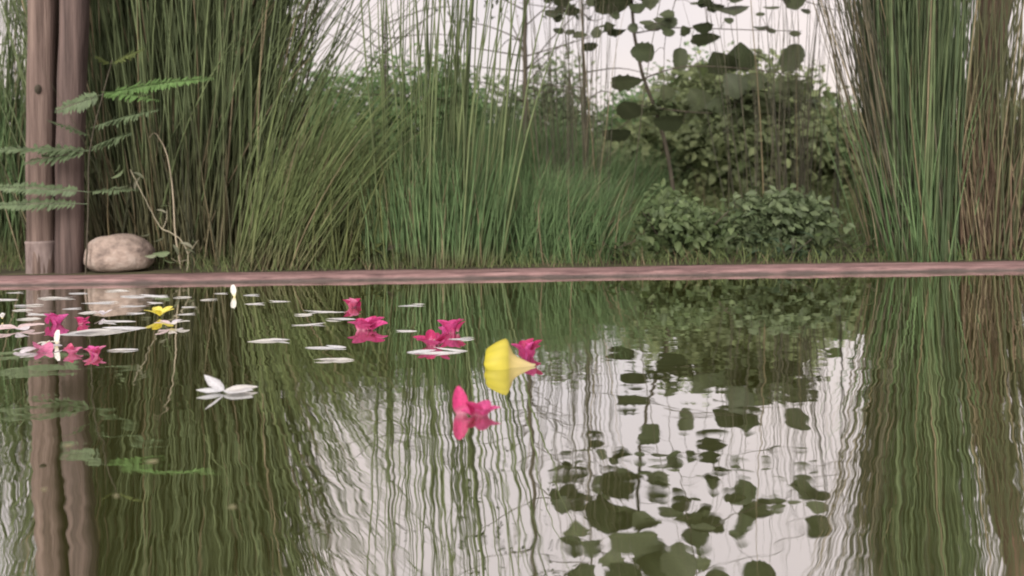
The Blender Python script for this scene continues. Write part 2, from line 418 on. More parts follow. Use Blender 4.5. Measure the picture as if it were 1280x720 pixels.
def leaf_cloud(pos, size, cols, flat=.5, aspect=.6, hang=0.0, face=0.0):
    """many small folded leaves (4 triangles each) as one mesh; flat: 1 = all level, 0 = any direction"""
    n = len(pos)
    nrm = rng.normal(0, 1, (n, 3)); nrm[:, 2] = np.abs(nrm[:, 2]) * (1 + 1.5 * flat); nrm[:, 1] -= face; nrm /= np.linalg.norm(nrm, axis=1)[:, None]
    d = rng.normal(0, 1, (n, 3)); d[:, 2] -= hang; d -= (d * nrm).sum(1)[:, None] * nrm; d /= np.linalg.norm(d, axis=1)[:, None]
    s = np.cross(nrm, d); L = size[:, None]; W = L * aspect * .5
    p0 = pos; p1 = pos + d * L * .45 + s * W + nrm * W * .3; p2 = pos + d * L * .5; p3 = pos + d * L * .45 - s * W + nrm * W * .3; p4 = pos + d * L - nrm * L * .08
    p5 = pos + d * L * .8 + s * W * .6 + nrm * W * .15; p6 = pos + d * L * .8 - s * W * .6 + nrm * W * .15
    V = np.stack([p0, p1, p2, p3, p4, p5, p6], 1).reshape(-1, 3)
    b = (np.arange(n) * 7)[:, None]
    f = np.concatenate([b + np.array([[0, 1, 2]]), b + np.array([[0, 2, 3]]), b + np.array([[1, 5, 2]]), b + np.array([[5, 4, 2]]), b + np.array([[2, 4, 6]]), b + np.array([[2, 6, 3]])])
    return V, f, np.repeat(cols, 7, 0)
def blob_points(n, c, rx, ry, rz, shell=.55, lumps=9, lump=.42):
    """points in an uneven crown: several overlapping lumps"""
    cs = rng.normal(0, 1, (lumps, 3)); cs /= np.linalg.norm(cs, axis=1)[:, None]; cs *= rng.uniform(.25, .8, (lumps, 1))
    k = rng.integers(0, lumps, n)
    d = rng.normal(0, 1, (n, 3)); d /= np.linalg.norm(d, axis=1)[:, None]
    rr = (shell + (1 - shell) * rng.random((n, 1))) * lump * rng.uniform(.8, 1.25, (lumps, 1))[k]
    p = cs[k] + d * rr
    return p * np.array([rx, ry, rz]) + np.array(c)

# far hedge shrubs
def hedge_shrub(label, px, Y, top, wpx, n=2600, cols=MG, leaf=.045, group='hedge shrubs behind the bank'):
    X = gx(px, Y); zt = at(px, top, Y).z; w = wpx * Y / FPX / 2
    root = thing('shrub', label, 'shrub', (X, Y, GZ), group)
    for i in range(5):
        a = random.uniform(-1, 1)
        tube('stem', [(a * w * .2, random.uniform(-.1, .1), -.03), (a * w * .45, 0, zt * .4), (a * w * .7, random.uniform(-.1, .1), zt * .8)], .012, .004, M_BARK, root, 5, 3)
    p = blob_points(n * 3, (0, 0, 0), w * 1.05, .45, 1, lumps=26, shell=.3)
    p[:, 2] -= np.percentile(p[:, 2], 12); p[:, 2] *= zt / np.percentile(p[:, 2], 98.5)
    p = p[p[:, 2] > 0.0]
    q = rng.uniform(.7, 1.3, len(p)) * leaf
    c = lerp_cols(cols[0], cols[1], len(p)) * rng.uniform(1.05, 1.5, (len(p), 1))
    v, f, c = leaf_cloud(p, q, c, .1, .5, .3, 1.1)
    stuff(mesh_obj('foliage', v, f, M_LEAF, root, c, smooth=False))
hedge_shrub('soft green shrub seen behind the yellow green leaning grass', 415, 5.6, 106, 220, 5200)
hedge_shrub('soft green shrub rising behind the upright middle reeds', 535, 5.6, 96, 230, 5600)
hedge_shrub('grey green shrub under the slender trunk against the pale sky', 650, 6.3, 104, 220, 5200, ((.08, .115, .06), (.15, .19, .10)))
hedge_shrub('low shrub in the dip of the skyline beside the leafy shrub', 765, 6.6, 138, 200, 4600)
hedge_shrub('shrub behind the broad leaved shrub, to its left', 845, 6.4, 104, 220, 4200)
hedge_shrub('shrub half hidden by the pale outer stalks of the right reeds', 1045, 5.8, 138, 220, 4000)
hedge_shrub('shrub behind the tall reed column and brown trunk', 1190, 5.2, 130, 240, 2600, DG)
hedge_shrub('dark shrub hidden behind the dense left thicket', 240, 5.4, 60, 300, 2600, DG)
hedge_shrub('dark shrub beyond the two wooden posts', 40, 5.2, 110, 260, 2400, DG)

# broad leaved shrub, right of the middle
def broad_shrub():
    Y = 5.2; X = gx(925, Y); zt = at(925, 74, Y).z
    root = thing('broad_leaf_shrub', 'broad leaved green shrub filling the bank left of the right reeds', 'shrub', (X, Y, GZ))
    for i in range(9):
        a = random.uniform(-1, 1); b = random.uniform(-.6, .6)
        tube('stem', [(a * .1, b * .1, -.03), (a * .25, b * .15, zt * .4), (a * .40, b * .3, zt * .85)], .009, .003, M_BARK, root, 5, 3, .003)
    p = np.concatenate([blob_points(11000, (0, 0, zt * .40), .92, .6, zt * .60, lumps=48, lump=.34),
                        blob_points(2200, (-.45, -.2, zt * .40), .55, .4, zt * .50, lumps=22, lump=.30),
                        blob_points(1600, (.55, -.2, zt * .36), .40, .4, zt * .45, lumps=18, lump=.30),
                        blob_points(700, (.1, 0, zt * .80), .75, .35, zt * .28, lumps=16, lump=.26)])
    p = p[p[:, 2] > 0.0]
    c = lerp_cols((.15, .19, .095), (.28, .33, .165), len(p)) * rng.uniform(.7, 1.15, (len(p), 1))
    v, f, c = leaf_cloud(p, rng.uniform(.03, .075, len(p)), c, .2, .62, .3, 1.1)
    stuff(mesh_obj('foliage', v, f, M_LEAF, root, c, smooth=False))
    kinds = [leaf_mesh('leaf', 1, .72, .25, .35, 'ovate', col=c_) for c_ in ((.10, .135, .06), (.13, .17, .075), (.17, .205, .10))]
    for i in range(150):
        a = random.uniform(-1, 1); e = random.uniform(-.7, 1)
        q = Vector((a * .80 * math.cos(e * .9), -random.uniform(.15, .58) * (1 - .3 * abs(a)), zt * (.42 + .56 * e * (1 - .25 * a * a))))
        s = random.uniform(.06, .12)
        m = Matrix.Translation(q) @ Matrix.Rotation(random.uniform(-PI, PI), 4, 'Z') @ Matrix.Rotation(random.uniform(-.9, .25), 4, 'X') @ Matrix.Rotation(random.uniform(-.4, .4), 4, 'Y') @ Matrix.Scale(s, 4)
        share('leaf', random.choice(kinds), root, m)
broad_shrub()

def low_shrub(label, px, Y, top, wpx, n, cols, leaf=.03):
    X = gx(px, Y); zt = at(px, top, Y).z; w = wpx * Y / FPX / 2
    root = thing('low_shrub', label, 'shrub', (X, Y, GZ), 'low shrubs close behind the rim')
    for i in range(6):
        a = random.uniform(-1, 1)
        tube('stem', [(a * w * .2, 0, -.02), (a * w * .5, random.uniform(-.05, .05), zt * .5), (a * w * .8, random.uniform(-.08, .05), zt * .85)], .004, .0015, M_BARK, root, 4, 3)
    p = blob_points(n, (0, 0, 0), w, .17, 1, lumps=20, shell=.3)
    p[:, 2] -= np.percentile(p[:, 2], 10); p[:, 2] *= zt / np.percentile(p[:, 2], 97)
    p = p[p[:, 2] > 0]
    c = lerp_cols(cols[0], cols[1], len(p)) * rng.uniform(.75, 1.15, (len(p), 1))
    v, f, c = leaf_cloud(p, rng.uniform(.6, 1.4, len(p)) * leaf, c, .2, .5, .2, 1.0)
    stuff(mesh_obj('foliage', v, f, M_LEAF, root, c, smooth=False))
    kinds = [leaf_mesh('leaf', 1, .55, .25, .35, 'ovate', 5, col=tuple(k * f for k in cols[1])) for f in (.8, 1.0)]
    for i in range(26):
        q = Vector((random.uniform(-.9, .9) * w, -random.uniform(.08, .2), zt * random.uniform(.15, .9)))
        share('leaf', random.choice(kinds), root, Matrix.Translation(q) @ Matrix.Rotation(random.uniform(-PI, PI), 4, 'Z') @ Matrix.Rotation(random.uniform(-.9, .3), 4, 'X') @ Matrix.Scale(leaf * random.uniform(1.3, 2.0), 4))
low_shrub('low leafy shrub at the rim below the round leaf tree', 850, 2.63, 258, 150, 2600, ((.08, .12, .052), (.15, .20, .092)))
low_shrub('low grey green shrub at the rim between the leafy shrub and right reeds', 975, 2.65, 252, 170, 2800, ((.085, .12, .06), (.155, .20, .105)))
# round leaved tree: leaves hang against the sky (seen directly at the top and again mirrored in the water)
def round_tree():
    Y = 3.57; X = gx(850, 3.75)
    root = thing('round_leaf_tree', 'young tree with big round leaves hanging dark against the pale sky', 'tree', (X, 3.75, GZ))
    O = Vector((X, 3.75, GZ))
    LV = [(701,626,30,40),(775,603,55,26),(822,603,35,28),(926,616,46,36),(922,588,55,18),(886,571,28,14),(827,568,32,16),(719,662,45,30),
          (758,645,55,25),(788,640,50,36),(735,685,32,22),(791,675,70,46),(768,704,45,36),(817,698,60,42),(853,708,55,42),(870,675,40,32),
          (886,658,60,26),(860,644,40,20),(935,652,35,35),(950,642,40,22),(926,668,20,15),(1001,609,30,45),(1021,639,35,26),(1021,662,30,18),
          (972,626,25,18),(890,604,25,12),(791,472,45,18),(791,505,42,20),(811,543,35,27),(891,553,40,14),(932,528,50,30),(995,528,32,40),
          (991,489,36,26),(775,443,40,15),(906,522,50,22),(922,499,40,34),(857,528,25,30),(837,489,26,20),(1020,477,20,8),(876,478,40,30),
          (905,470,45,30),(950,500,40,26),(965,475,36,26),(745,548,22,10),(700,590,24,14),(770,570,28,8),(838,630,36,24),(805,655,44,26),
          (780,735,70,40),(840,745,70,44),(730,730,50,34),(900,735,50,34),(700,760,50,30),(950,720,46,30),(820,790,80,50),(890,800,70,44),(745,790,60,40),(980,770,50,40),
          (840,455,40,20),(930,455,40,24),(985,455,36,22)]
    for _ in range(60):
        LV.append((random.uniform(690, 1030), random.uniform(560, 640), random.uniform(14, 28), random.uniform(7, 16)))
    for _ in range(8):
        LV.append((random.uniform(690, 900), random.uniform(620, 740), random.uniform(30, 50), random.uniform(16, 34)))
    kinds = []
    for kx in range(5):
        kinds.append(leaf_mesh('leaf', 1, .95, random.uniform(.08, .3), random.uniform(.15, .5), 'round' if kx % 2 else 'heart', 12,
                               col=((.060, .076, .040), (.076, .092, .050), (.092, .11, .06))[kx % 3], jit=.17))
    br = []
    def B(pts, r0, r1, name='branch'):
        pp = [refl(x, y, Y + dy) - O for x, y, dy in pts]
        br.extend(smooth_path(pp, 6)); tube(name, pp, r0, r1, M_BARK, root, 5, 6, .002)
    base = Vector((0, 0, -.03)); top = refl(806, 800, Y + .1) - O
    mid = refl(800, 560, Y + .12) - O
    pp = [base, base.lerp(mid, .5) + Vector((.03, 0, 0)), mid, top]
    tube('trunk', pp, .011, .006, M_BARK, root, 7, 6, .003); br.extend(smooth_path(pp, 8))
    B([(802, 560, .1), (850, 569, .0), (939, 566, -.05), (1010, 560, 0)], .0035, .0015)
    B([(804, 640, .1), (880, 660, 0), (960, 630, 0), (1010, 600, 0), (1070, 580, 0)], .004, .0015)
    B([(800, 600, .1), (760, 612, 0), (705, 640, 0)], .0035, .0015)
    B([(803, 680, .1), (760, 690, 0), (715, 670, 0)], .0035, .0015)
    B([(802, 500, .1), (860, 520, 0), (940, 515, 0), (1000, 505, 0)], .004, .0016)
    B([(806, 740, .1), (870, 720, 0), (950, 690, 0), (1020, 650, 0)], .004, .0016)
    B([(806, 760, .1), (740, 770, 0), (690, 740, 0)], .0035, .0015)
    B([(801, 470, .1), (790, 455, 0), (770, 440, 0)], .003, .0015)
    B([(880, 820, .0), (860, 640, -.05), (840, 560, -.05), (835, 480, -.05)], .003, .001)
    B([(802, 470, .1), (880, 462, 0), (990, 458, 0)], .004, .0016)
    for i, (x, y, w, h) in enumerate(LV):
        q = refl(x, y, Y + random.uniform(-.12, .1)) - O
        sc_ = (q + O).y / FPX
        W = w * sc_ * .94; h2 = max(h, .78 * w) * sc_; tilt = math.acos(min(1, h / max(h, .78 * w)))
        inpl = random.choice([0, PI / 2, PI, -PI / 2, .6, -.6])
        m = (Matrix.Translation(q) @ Matrix.Rotation(random.uniform(-.35, .35), 4, 'Z')
             @ Matrix.Rotation(tilt * random.choice((-1, 1)), 4, 'X') @ Matrix.Diagonal((W, 1 * max(W, h2) * .5, h2, 1))
             @ Matrix.Rotation(inpl, 4, 'Y') @ Matrix.Rotation(PI / 2, 4, 'X') @ Matrix.Translation((0, -.5, 0)))
        lf = share('leaf', kinds[i % 5], root, m)
        e = m @ Vector((0, 0, 0)); nb = min(br, key=lambda b: (b - e).length)
        if (nb - e).length > .004:
            s_ = (e + nb) / 2 + Vector((0, 0, .012))
            tube('petiole', [nb, s_, e], .0014, .0011, M_BARK, root, 4, 3)
    # smaller leaves lower down, around the branches
    p = blob_points(420, tuple(refl(900, 470, Y) - O), .40, .14, .12, lumps=9)
    c = lerp_cols((.07, .09, .045), (.13, .16, .08), len(p))
    v, f, c = leaf_cloud(p, rng.uniform(.03, .06, len(p)), c, .5, .7)
    stuff(mesh_obj('foliage', v, f, M_LEAF, root, c, smooth=False))
round_tree()

# slender twiggy trees
def slender_tree(label, px, Y, r, lean, seed, n_leaf, zone, twigs=26):
    random.seed(seed)
    O = Vector((gx(px, Y), Y, GZ))
    root = thing('slender_tree', label, 'tree', O)
    tp = [Vector((0, 0, -.03)), Vector((lean * .4, 0, .7)), Vector((lean * .8, .02, 1.4)), Vector((lean, 0, 2.5))]
    tube('trunk', tp, r, r * .5, M_BARK, root, 8, 8, .004)
    sp = smooth_path(tp, 8); tips = []
    for i in range(twigs):
        b = sp[random.randint(8, len(sp) - 2)]
        a = random.choice((-1, 1)) * random.uniform(.12, .5); u = random.uniform(-.05, .3)
        e = b + Vector((a, random.uniform(-.25, .25), u))
        mid = b.lerp(e, .5) + Vector((0, 0, random.uniform(-.03, .06)))
        tube('branch', [b, mid, e], .0045, .0014, M_BARK, root, 5, 4, .003)
        for t in (.35, .5, .65, .8, .95, 1.0): tips.append(b.lerp(e, t))
    tips = np.array([tuple(t) for t in tips])
    p = tips[rng.integers(0, len(tips), n_leaf)] + rng.normal(0, .045, (n_leaf, 3))
    if zone: p = p[(p[:, 2] > zone[0])]
    c = lerp_cols((.03, .042, .02), (.07, .09, .045), len(p))
    v, f, c = leaf_cloud(p, rng.uniform(.02, .045, len(p)), c, .2, .5)
    stuff(mesh_obj('foliage', v, f, M_LEAF, root, c, smooth=False))
slender_tree('slender bare trunked tree standing upright in front of the pale sky', 656, 4.3, .016, .02, 3, 900, (1.15, 9), 34)
slender_tree('thin twiggy sapling with forked branches left of the slender trunk', 480, 4.6, .008, .03, 5, 60, (1.5, 9), 14)
slender_tree('pair of thin pale stems right of the slender trunk', 735, 4.4, .009, -.02, 9, 120, (1.5, 9), 8)

# trunk at the right
def right_trunk():
    Y = 2.78
    b = Vector((gx(1212, Y), Y, GZ)); root = thing('tree', 'leaning reddish brown tree trunk at the right edge behind dry reeds', 'tree', b)
    p = [Vector((0, 0, -.05)), at(1226, 160, Y) - b, at(1246, 0, Y) - b, Vector((.26, .03, 1.5)), Vector((.36, .05, 2.3))]
    pp = smooth_path(p, 8); n = len(pp)
    V, Fc = tube_arrays(pp, [(.056 - .020 * i / n) * (1 + .09 * math.sin(i * 1.7)) for i in range(n)], 16)
    V = [v + Vector((random.uniform(-.004, .004), random.uniform(-.004, .004), 0)) for v in V]
    mesh_obj('trunk', V, Fc, M_TRUNK, root)
    for i in range(3):
        s = pp[24 + i * 3]; e = s + Vector((random.uniform(-.4, .5), random.uniform(-.1, .3), .5))
        tube('limb', [s, s.lerp(e, .5) + Vector((0, 0, -.05)), e], .022, .008, M_TRUNK, root, 7, 4, .003)
    pts = blob_points(900, (.35, .05, 2.4), .6, .5, .45, lumps=10)
    v, f, c = leaf_cloud(pts, rng.uniform(.04, .07, len(pts)), lerp_cols(DG[0], DG[1], len(pts)), .3, .5)
    stuff(mesh_obj('crown', v, f, M_LEAF, root, c, smooth=False))
right_trunk()

# ------------------------------------------------------------------ the two posts
def post(label, px_l, px_r, Y, mat, pxt, collar=False, knots=()):
    c = at((px_l + px_r) / 2, 341, Y); r = (px_r - px_l) * Y / FPX / 2
    tp_ = at(pxt, 0, Y); lean = (tp_.x - c.x) / (tp_.z - GZ)
    root = thing('wooden_post', label, 'post', (c.x, Y, GZ))
    n, sides, Ht = 40, 20, 2.1
    V, Fc = [], []
    ph = random.uniform(0, 6)
    for i in range(n + 1):
        z = -.06 + (Ht + .06) * i / n
        rr = r * (1.03 - .04 * i / n) * (1 + .012 * math.sin(z * 7 + ph))
        for s in range(sides):
            a = 2 * PI * s / sides
            q = rr * (1 + .045 * math.sin(2 * a + z * 2.3 + ph) + .03 * math.sin(5 * a + ph + z) + .02 * math.sin(z * 23 + ph + a) + random.uniform(-.012, .012))
            V.append((q * math.cos(a) + lean * z + .004 * math.sin(z * 5 + ph), q * math.sin(a), z))
    for i in range(n):
        for s in range(sides):
            s2 = (s + 1) % sides; Fc.append((i * sides + s, i * sides + s2, (i + 1) * sides + s2, (i + 1) * sides + s))
    Fc.append(tuple(range(n * sides, (n + 1) * sides)))
    mesh_obj('shaft', V, Fc, mat, root)
    for kx, kz, ks in knots:
        K, KF = [], []
        for i in range(5):
            for s in range(10):
                a = 2 * PI * s / 10; w = ks * (1 - (i / 4) ** 2 * .75)
                K.append((kx + w * math.cos(a) * .8, -r * .97 - .004 * i * ks / .012, kz + w * math.sin(a) * 1.3))
        for i in range(4):
            for s in range(10):
                s2 = (s + 1) % 10; KF.append((i * 10 + s, i * 10 + s2, (i + 1) * 10 + s2, (i + 1) * 10 + s))
        KF.append(tuple(range(40, 50)))
        mesh_obj('knot', K, KF, M_BARK, root)
    if collar:
        K, KF = [], []
        prof = [(1.035, -.02), (1.07, .0), (1.055, .004), (1.05, .088), (1.085, .091), (1.085, .097), (1.02, .0985)]
        for (q, z) in prof:
            for s in range(24):
                a = 2 * PI * s / 24; rr = r * q * (1 + .012 * math.sin(5 * a + z * 30))
                K.append((rr * math.cos(a), rr * math.sin(a), z))
        for i in range(len(prof) - 1):
            for s in range(24):
                s2 = (s + 1) % 24; KF.append((i * 24 + s, i * 24 + s2, (i + 1) * 24 + s2, (i + 1) * 24 + s))
        cc = mesh_obj('base_sleeve', K, KF, M_COLLAR, root); cc['label'] = 'paler sleeve round the foot of the post'
post('pale mauve wooden post with a lighter sleeve at its foot', 36, 70, 2.47, M_POST1, 53, True, ((.020, .56, .012),))
post('darker wooden post standing between the pale post and stone', 71, 104, 2.455, M_POST2, 92, False)

# ------------------------------------------------------------------ stone
def stone():
    Y = 2.45; c = at(146, 341, Y); W = 84 * Y / FPX / 2; Hh = 50 * Y / FPX
    V, Fc = [], []
    NU, NV = 36, 20
    from mathutils import noise as nz
    for i in range(NV + 1):
        th = PI * i / NV
        for j in range(NU):
            ph = 2 * PI * j / NU
            d = Vector((math.sin(th) * math.cos(ph), math.sin(th) * math.sin(ph), math.cos(th)))
            e = Vector([math.copysign(abs(k) ** .82, k) for k in d])
            rr = 1 + .10 * nz.noise(d * 1.6 + Vector((3.1, 0, 0))) + .035 * nz.noise(d * 5)
            x = e.x * W * rr; y = e.y * W * .72 * rr; z = e.z * Hh * .5 * rr
            u = x / W
            z *= 1 - .34 * max(0, u) ** 1.6 if z > 0 else 1
            z = max(z, -Hh * .44 + .01 * abs(u))
            V.append((x, y, z + Hh * .44))
    for i in range(NV):
        for j in range(NU):
            j2 = (j + 1) % NU; Fc.append((i * NU + j, (i + 1) * NU + j, (i + 1) * NU + j2, i * NU + j2))
    o = mesh_obj('stone', V, Fc, M_STONE); o.location = (c.x, Y + .02, GZ)
    tag(o, 'rounded pinkish beige stone resting beside the dark post', 'stone')
stone()

# ------------------------------------------------------------------ small plants by the posts
def frond_mesh(name, L, pairs, ll, col, droop):
    V, C, Fc = [], [], []
    def cp(t): return Vector((t * L, 0, -droop * L * t * t))
    for i in range(9):
        t = i / 8; p = cp(t); r = .0011 * (1 - .6 * t)
        for a in range(3): V.append(p + Vector((0, math.cos(a * 2.094) * r, math.sin(a * 2.094) * r))); C.append([k * .9 for k in col])
    for i in range(8):
        for a in range(3): Fc.append((i * 3 + a, i * 3 + (a + 1) % 3, i * 3 + 3 + (a + 1) % 3, i * 3 + 3 + a))
    for i in range(pairs):
        t = .12 + .88 * i / (pairs - 1); p = cp(t); l = ll * math.sin(PI * (.18 + .74 * t)) * random.uniform(.85, 1.1)
        for s in (-1, 1):
            d = Vector((.35 + random.uniform(-.1, .1), s, random.uniform(-.45, .05))).normalized(); w = Vector((1, -.3 * s, .1)).normalized() * l * .17
            k = len(V); V += [p, p + d * l * .4 + w, p + d * l, p + d * l * .4 - w]; f_ = random.uniform(.8, 1.2); C += [[c * f_ for c in col]] * 4
            Fc.append((k, k + 1, k + 2, k + 3))
    return V, Fc, C
def sapling():
    O = Vector((at(107, 341, 2.395).x, 2.395, GZ))
    root = thing('feathery_sapling', 'feathery leaved green sapling spreading in front of the two posts', 'sapling', O)
    stem = [Vector((0, 0, -.02)), at(110, 270, 2.385) - O, at(112, 190, 2.37) - O, at(128, 120, 2.37) - O, at(140, 75, 2.38) - O]
    tube('stem', stem, .0026, .0014, M_BARK, root, 6, 6, .001)
    G1, G2 = (.15, .26, .09), (.17, .23, .13)
    for (x0, y0, x1, y1, L_, col, ll, Y) in [(128, 118, 262, 100, 0, G1, .036, 2.30), (126, 115, 196, 126, 0, G1, .04, 2.27), (113, 160, 195, 138, 0, G2, .045, 2.26), (113, 185, 160, 168, 0, G2, .05, 2.24),
                                     (113, 188, -8, 188, 0, G2, .045, 2.25), (114, 188, 30, 205, 0, G2, .04, 2.27), (111, 240, -20, 238, 0, G2, .03, 2.27), (111, 240, 170, 238, 0, G2, .025, 2.29), (110, 255, -30, 262, 0, G2, .03, 2.26),
                                     (128, 118, 70, 140, 0, G2, .04, 2.28), (138, 80, 180, 60, 0, ((.12, .15, .05)), .035, 2.32), (138, 80, 120, 70, 0, ((.12, .15, .05)), .03, 2.30), (113, 170, 60, 150, 0, G2, .03, 2.24)]:
        a = at(x0, y0, 2.372) - O; b = at(x1, y1, Y + .05) - O; d = b - a; L = d.length
        V, Fc, C = frond_mesh('frond', L, max(9, int(L / .0065)), ll * 1.0, tuple(c * .85 for c in col), .10)
        o = mesh_obj('frond', V, Fc, M_LEAF, root, C, smooth=False)
        xa = (d + Vector((0, 0, .10 * L))).normalized(); ya = Vector((0, 0, 1)).cross(xa).normalized(); za = xa.cross(ya)
        tl = Matrix.Rotation(random.uniform(.35, .9) * (1 if xa.x > 0 else -1), 4, 'X')
        o.matrix_local = Matrix.Translation(a) @ Matrix((xa, ya, za)).transposed().to_4x4() @ tl
sapling()
def weed():
    Y = 2.42; O = Vector((at(234, 336, Y).x, Y, GZ))
    root = thing('weed', 'straggly pale stemmed weed between the stone and reeds', 'weed', O)
    S = (.30, .27, .20)
    def T(pts, r, nm='stem'): tube(nm, [at(x, y, Y + dy) - O for x, y, dy in pts], r, r * .5, M_REED, root, 5, 5, .0008, S)
    T([(234, 340, 0), (235, 318, 0), (226, 300, .0), (212, 290, 0), (200, 283, 0), (182, 250, -.01), (163, 212, -.02)], .0026)
    T([(203, 286, 0), (208, 275, 0), (209, 262, 0)], .0016)
    T([(235, 318, 0), (244, 305, -.02), (248, 300, -.03)], .0015)
    T([(234, 325, 0), (222, 327, -.02), (214, 322, -.03)], .0015)
    cols = [(.26, .29, .20), (.18, .23, .13), (.34, .34, .26)]
    kinds = [leaf_mesh('leaf', 1, .5, .2, .4, 'ovate', 5, col=c) for c in cols]
    for (x, y, s, a) in [(225, 303, .045, .3), (205, 296, .04, 2.6), (213, 316, .05, 3.0), (198, 318, .04, 2.9), (222, 328, .045, 3.2), (240, 300, .03, .6), (195, 262, .035, .2), (200, 258, .04, -.1),
                         (155, 212, .045, 2.4), (166, 215, .04, .4), (160, 232, .045, 2.9), (168, 238, .05, -1.3), (150, 205, .03, 2.0), (188, 292, .035, 2.8), (216, 305, .04, 1.0), (231, 312, .035, .2)]:
        q = at(x, y, Y - .01) - O
        m = Matrix.Translation(q) @ Matrix.Rotation(a, 4, 'Y') @ Matrix.Rotation(-PI / 2, 4, 'Z') @ Matrix.Rotation(random.uniform(-.9, .3), 4, 'Y') @ Matrix.Scale(s, 4)
        share('leaf', random.choice(kinds), root, m)
weed()
o = tube('dry_stalk', [at(226, 336, 2.42) - Vector((0, 0, 0)), at(219, 290, 2.42), at(216, 240, 2.43), at(209, 195, 2.44), at(201, 176, 2.44), at(193, 166, 2.43), at(187, 172, 2.41)], .0026, .0012, M_REED, None, 6, 6, .0004, (.36, .31, .23))
tag(o, 'curved bare pale dry stalk standing behind the weed', 'stalk')
def low_herb(label, px, Y, n, s, col):
    O = Vector((gx(px, Y), Y, GZ)); root = thing('herb', label, 'herb', O)
    k = [leaf_mesh('leaf', 1, .42, .2, .5, 'ovate', 5, col=tuple(c * f for c in col)) for f in (.8, 1.1)]
    for i in range(4):
        tube('stem', [(0, 0, -.01), (random.uniform(-.03, .03), 0, .03), (random.uniform(-.08, .08), random.uniform(-.04, .03), .07)], .0018, .001, M_BARK, root, 4, 3)
    for i in range(n):
        m = Matrix.Translation((random.gauss(0, .05), random.uniform(-.05, .04), random.uniform(.005, .075))) @ Matrix.Rotation(random.uniform(-PI, PI), 4, 'Z') @ Matrix.Rotation(random.uniform(-.3, .7), 4, 'X') @ Matrix.Scale(random.uniform(.7, 1.2) * s, 4)
        share('leaf', random.choice(k), root, m)
low_herb('low bluish green herb at the foot of the leafy shrub', 985, 2.47, 26, .06, (.09, .14, .085))
low_herb('low green herb at the rim under the fine grass mound', 770, 2.48, 22, .055, (.085, .13, .05))
low_herb('low green herb at the rim left of the right reeds', 1058, 2.47, 20, .05, (.10, .14, .06))
low_herb('low pale herb at the rim by the dry brown reeds', 1262, 2.46, 20, .055, (.13, .15, .09))
low_herb('low olive herb at the rim left of the upright reeds', 470, 2.47, 18, .05, (.12, .14, .055))

# short grass that hides the soil behind the rim
def bank_grass():
    n = 12000
    x = rng.uniform(-2.6, 2.6, n); y = PY1 + RW + .02 + rng.random(n) ** 1.5 * 2.6
    keep = ~((x < -1.0) & (x > -1.6) & (y < 2.5)); x, y = x[keep], y[keep]; n = len(x)
    base = np.stack([x, y, np.full(n, GZ - .005)], 1)
    h = rng.uniform(.02, .065, n) * (1 + 2.0 * (y - PY1 - RW))
    c = lerp_cols((.08, .11, .04), (.16, .20, .08), n); dd = rng.random(n) < .10; c[dd] = lerp_cols((.13, .10, .06), (.24, .19, .12), int(dd.sum()))
    v, f, c = stalk_arrays(base, h, rng.uniform(-.5, .5, n), rng.uniform(-.4, .4, n), rng.uniform(-.5, .5, n), rng.uniform(-.3, .3, n), rng.uniform(.001, .0022, n), c, np.zeros(n), 3)
    o = stuff(mesh_obj('grass', v, f, M_REED, None, c)); o['label'] = 'short rough grass on the bank behind the rim'; o['category'] = 'grass'
bank_grass()

# ------------------------------------------------------------------ floating flowers
def petal_kinds(shape, L, W, cols, n=3, fold=.2, curl=.25, centre=None):
    return [leaf_mesh('petal', L, W, fold * random.uniform(.7, 1.3), curl * random.uniform(.5, 1.4), shape, 8, M_PETAL, cols[i % len(cols)], centre, .075 if shape == 'bract' else .05) for i in range(n)]
WHITE = petal_kinds('petal', 1, .62, [(.78, .77, .74), (.74, .74, .75), (.80, .77, .73)], 3, .22, .25, ((.85, .74, .25), .34))
WHITEP = petal_kinds('petal', 1, .62, [(.80, .66, .68), (.74, .70, .76)], 2, .2, .25)
YEL = petal_kinds('petal', 1, .7, [(.72, .60, .06), (.78, .70, .16)], 2, .2, .25)
BRACT = petal_kinds('bract', 1, .74, [(.50, .045, .17), (.42, .032, .13), (.56, .085, .25)], 3, .55, .35, ((.72, .34, .46), .3))
BRACTP = petal_kinds('bract', 1, .74, [(.64, .11, .36), (.58, .075, .26)], 2, .55, .35)
BRACTL = petal_kinds('bract', 1, .74, [(.64, .20, .36), (.58, .12, .24)], 2, .55, .35)
CORE = leaf_mesh('tube', 1, .5, .3, .1, 'ovate', 5, M_PETAL, (.75, .72, .62))
def dist_px(px, py): return onz(px, py).y / FPX
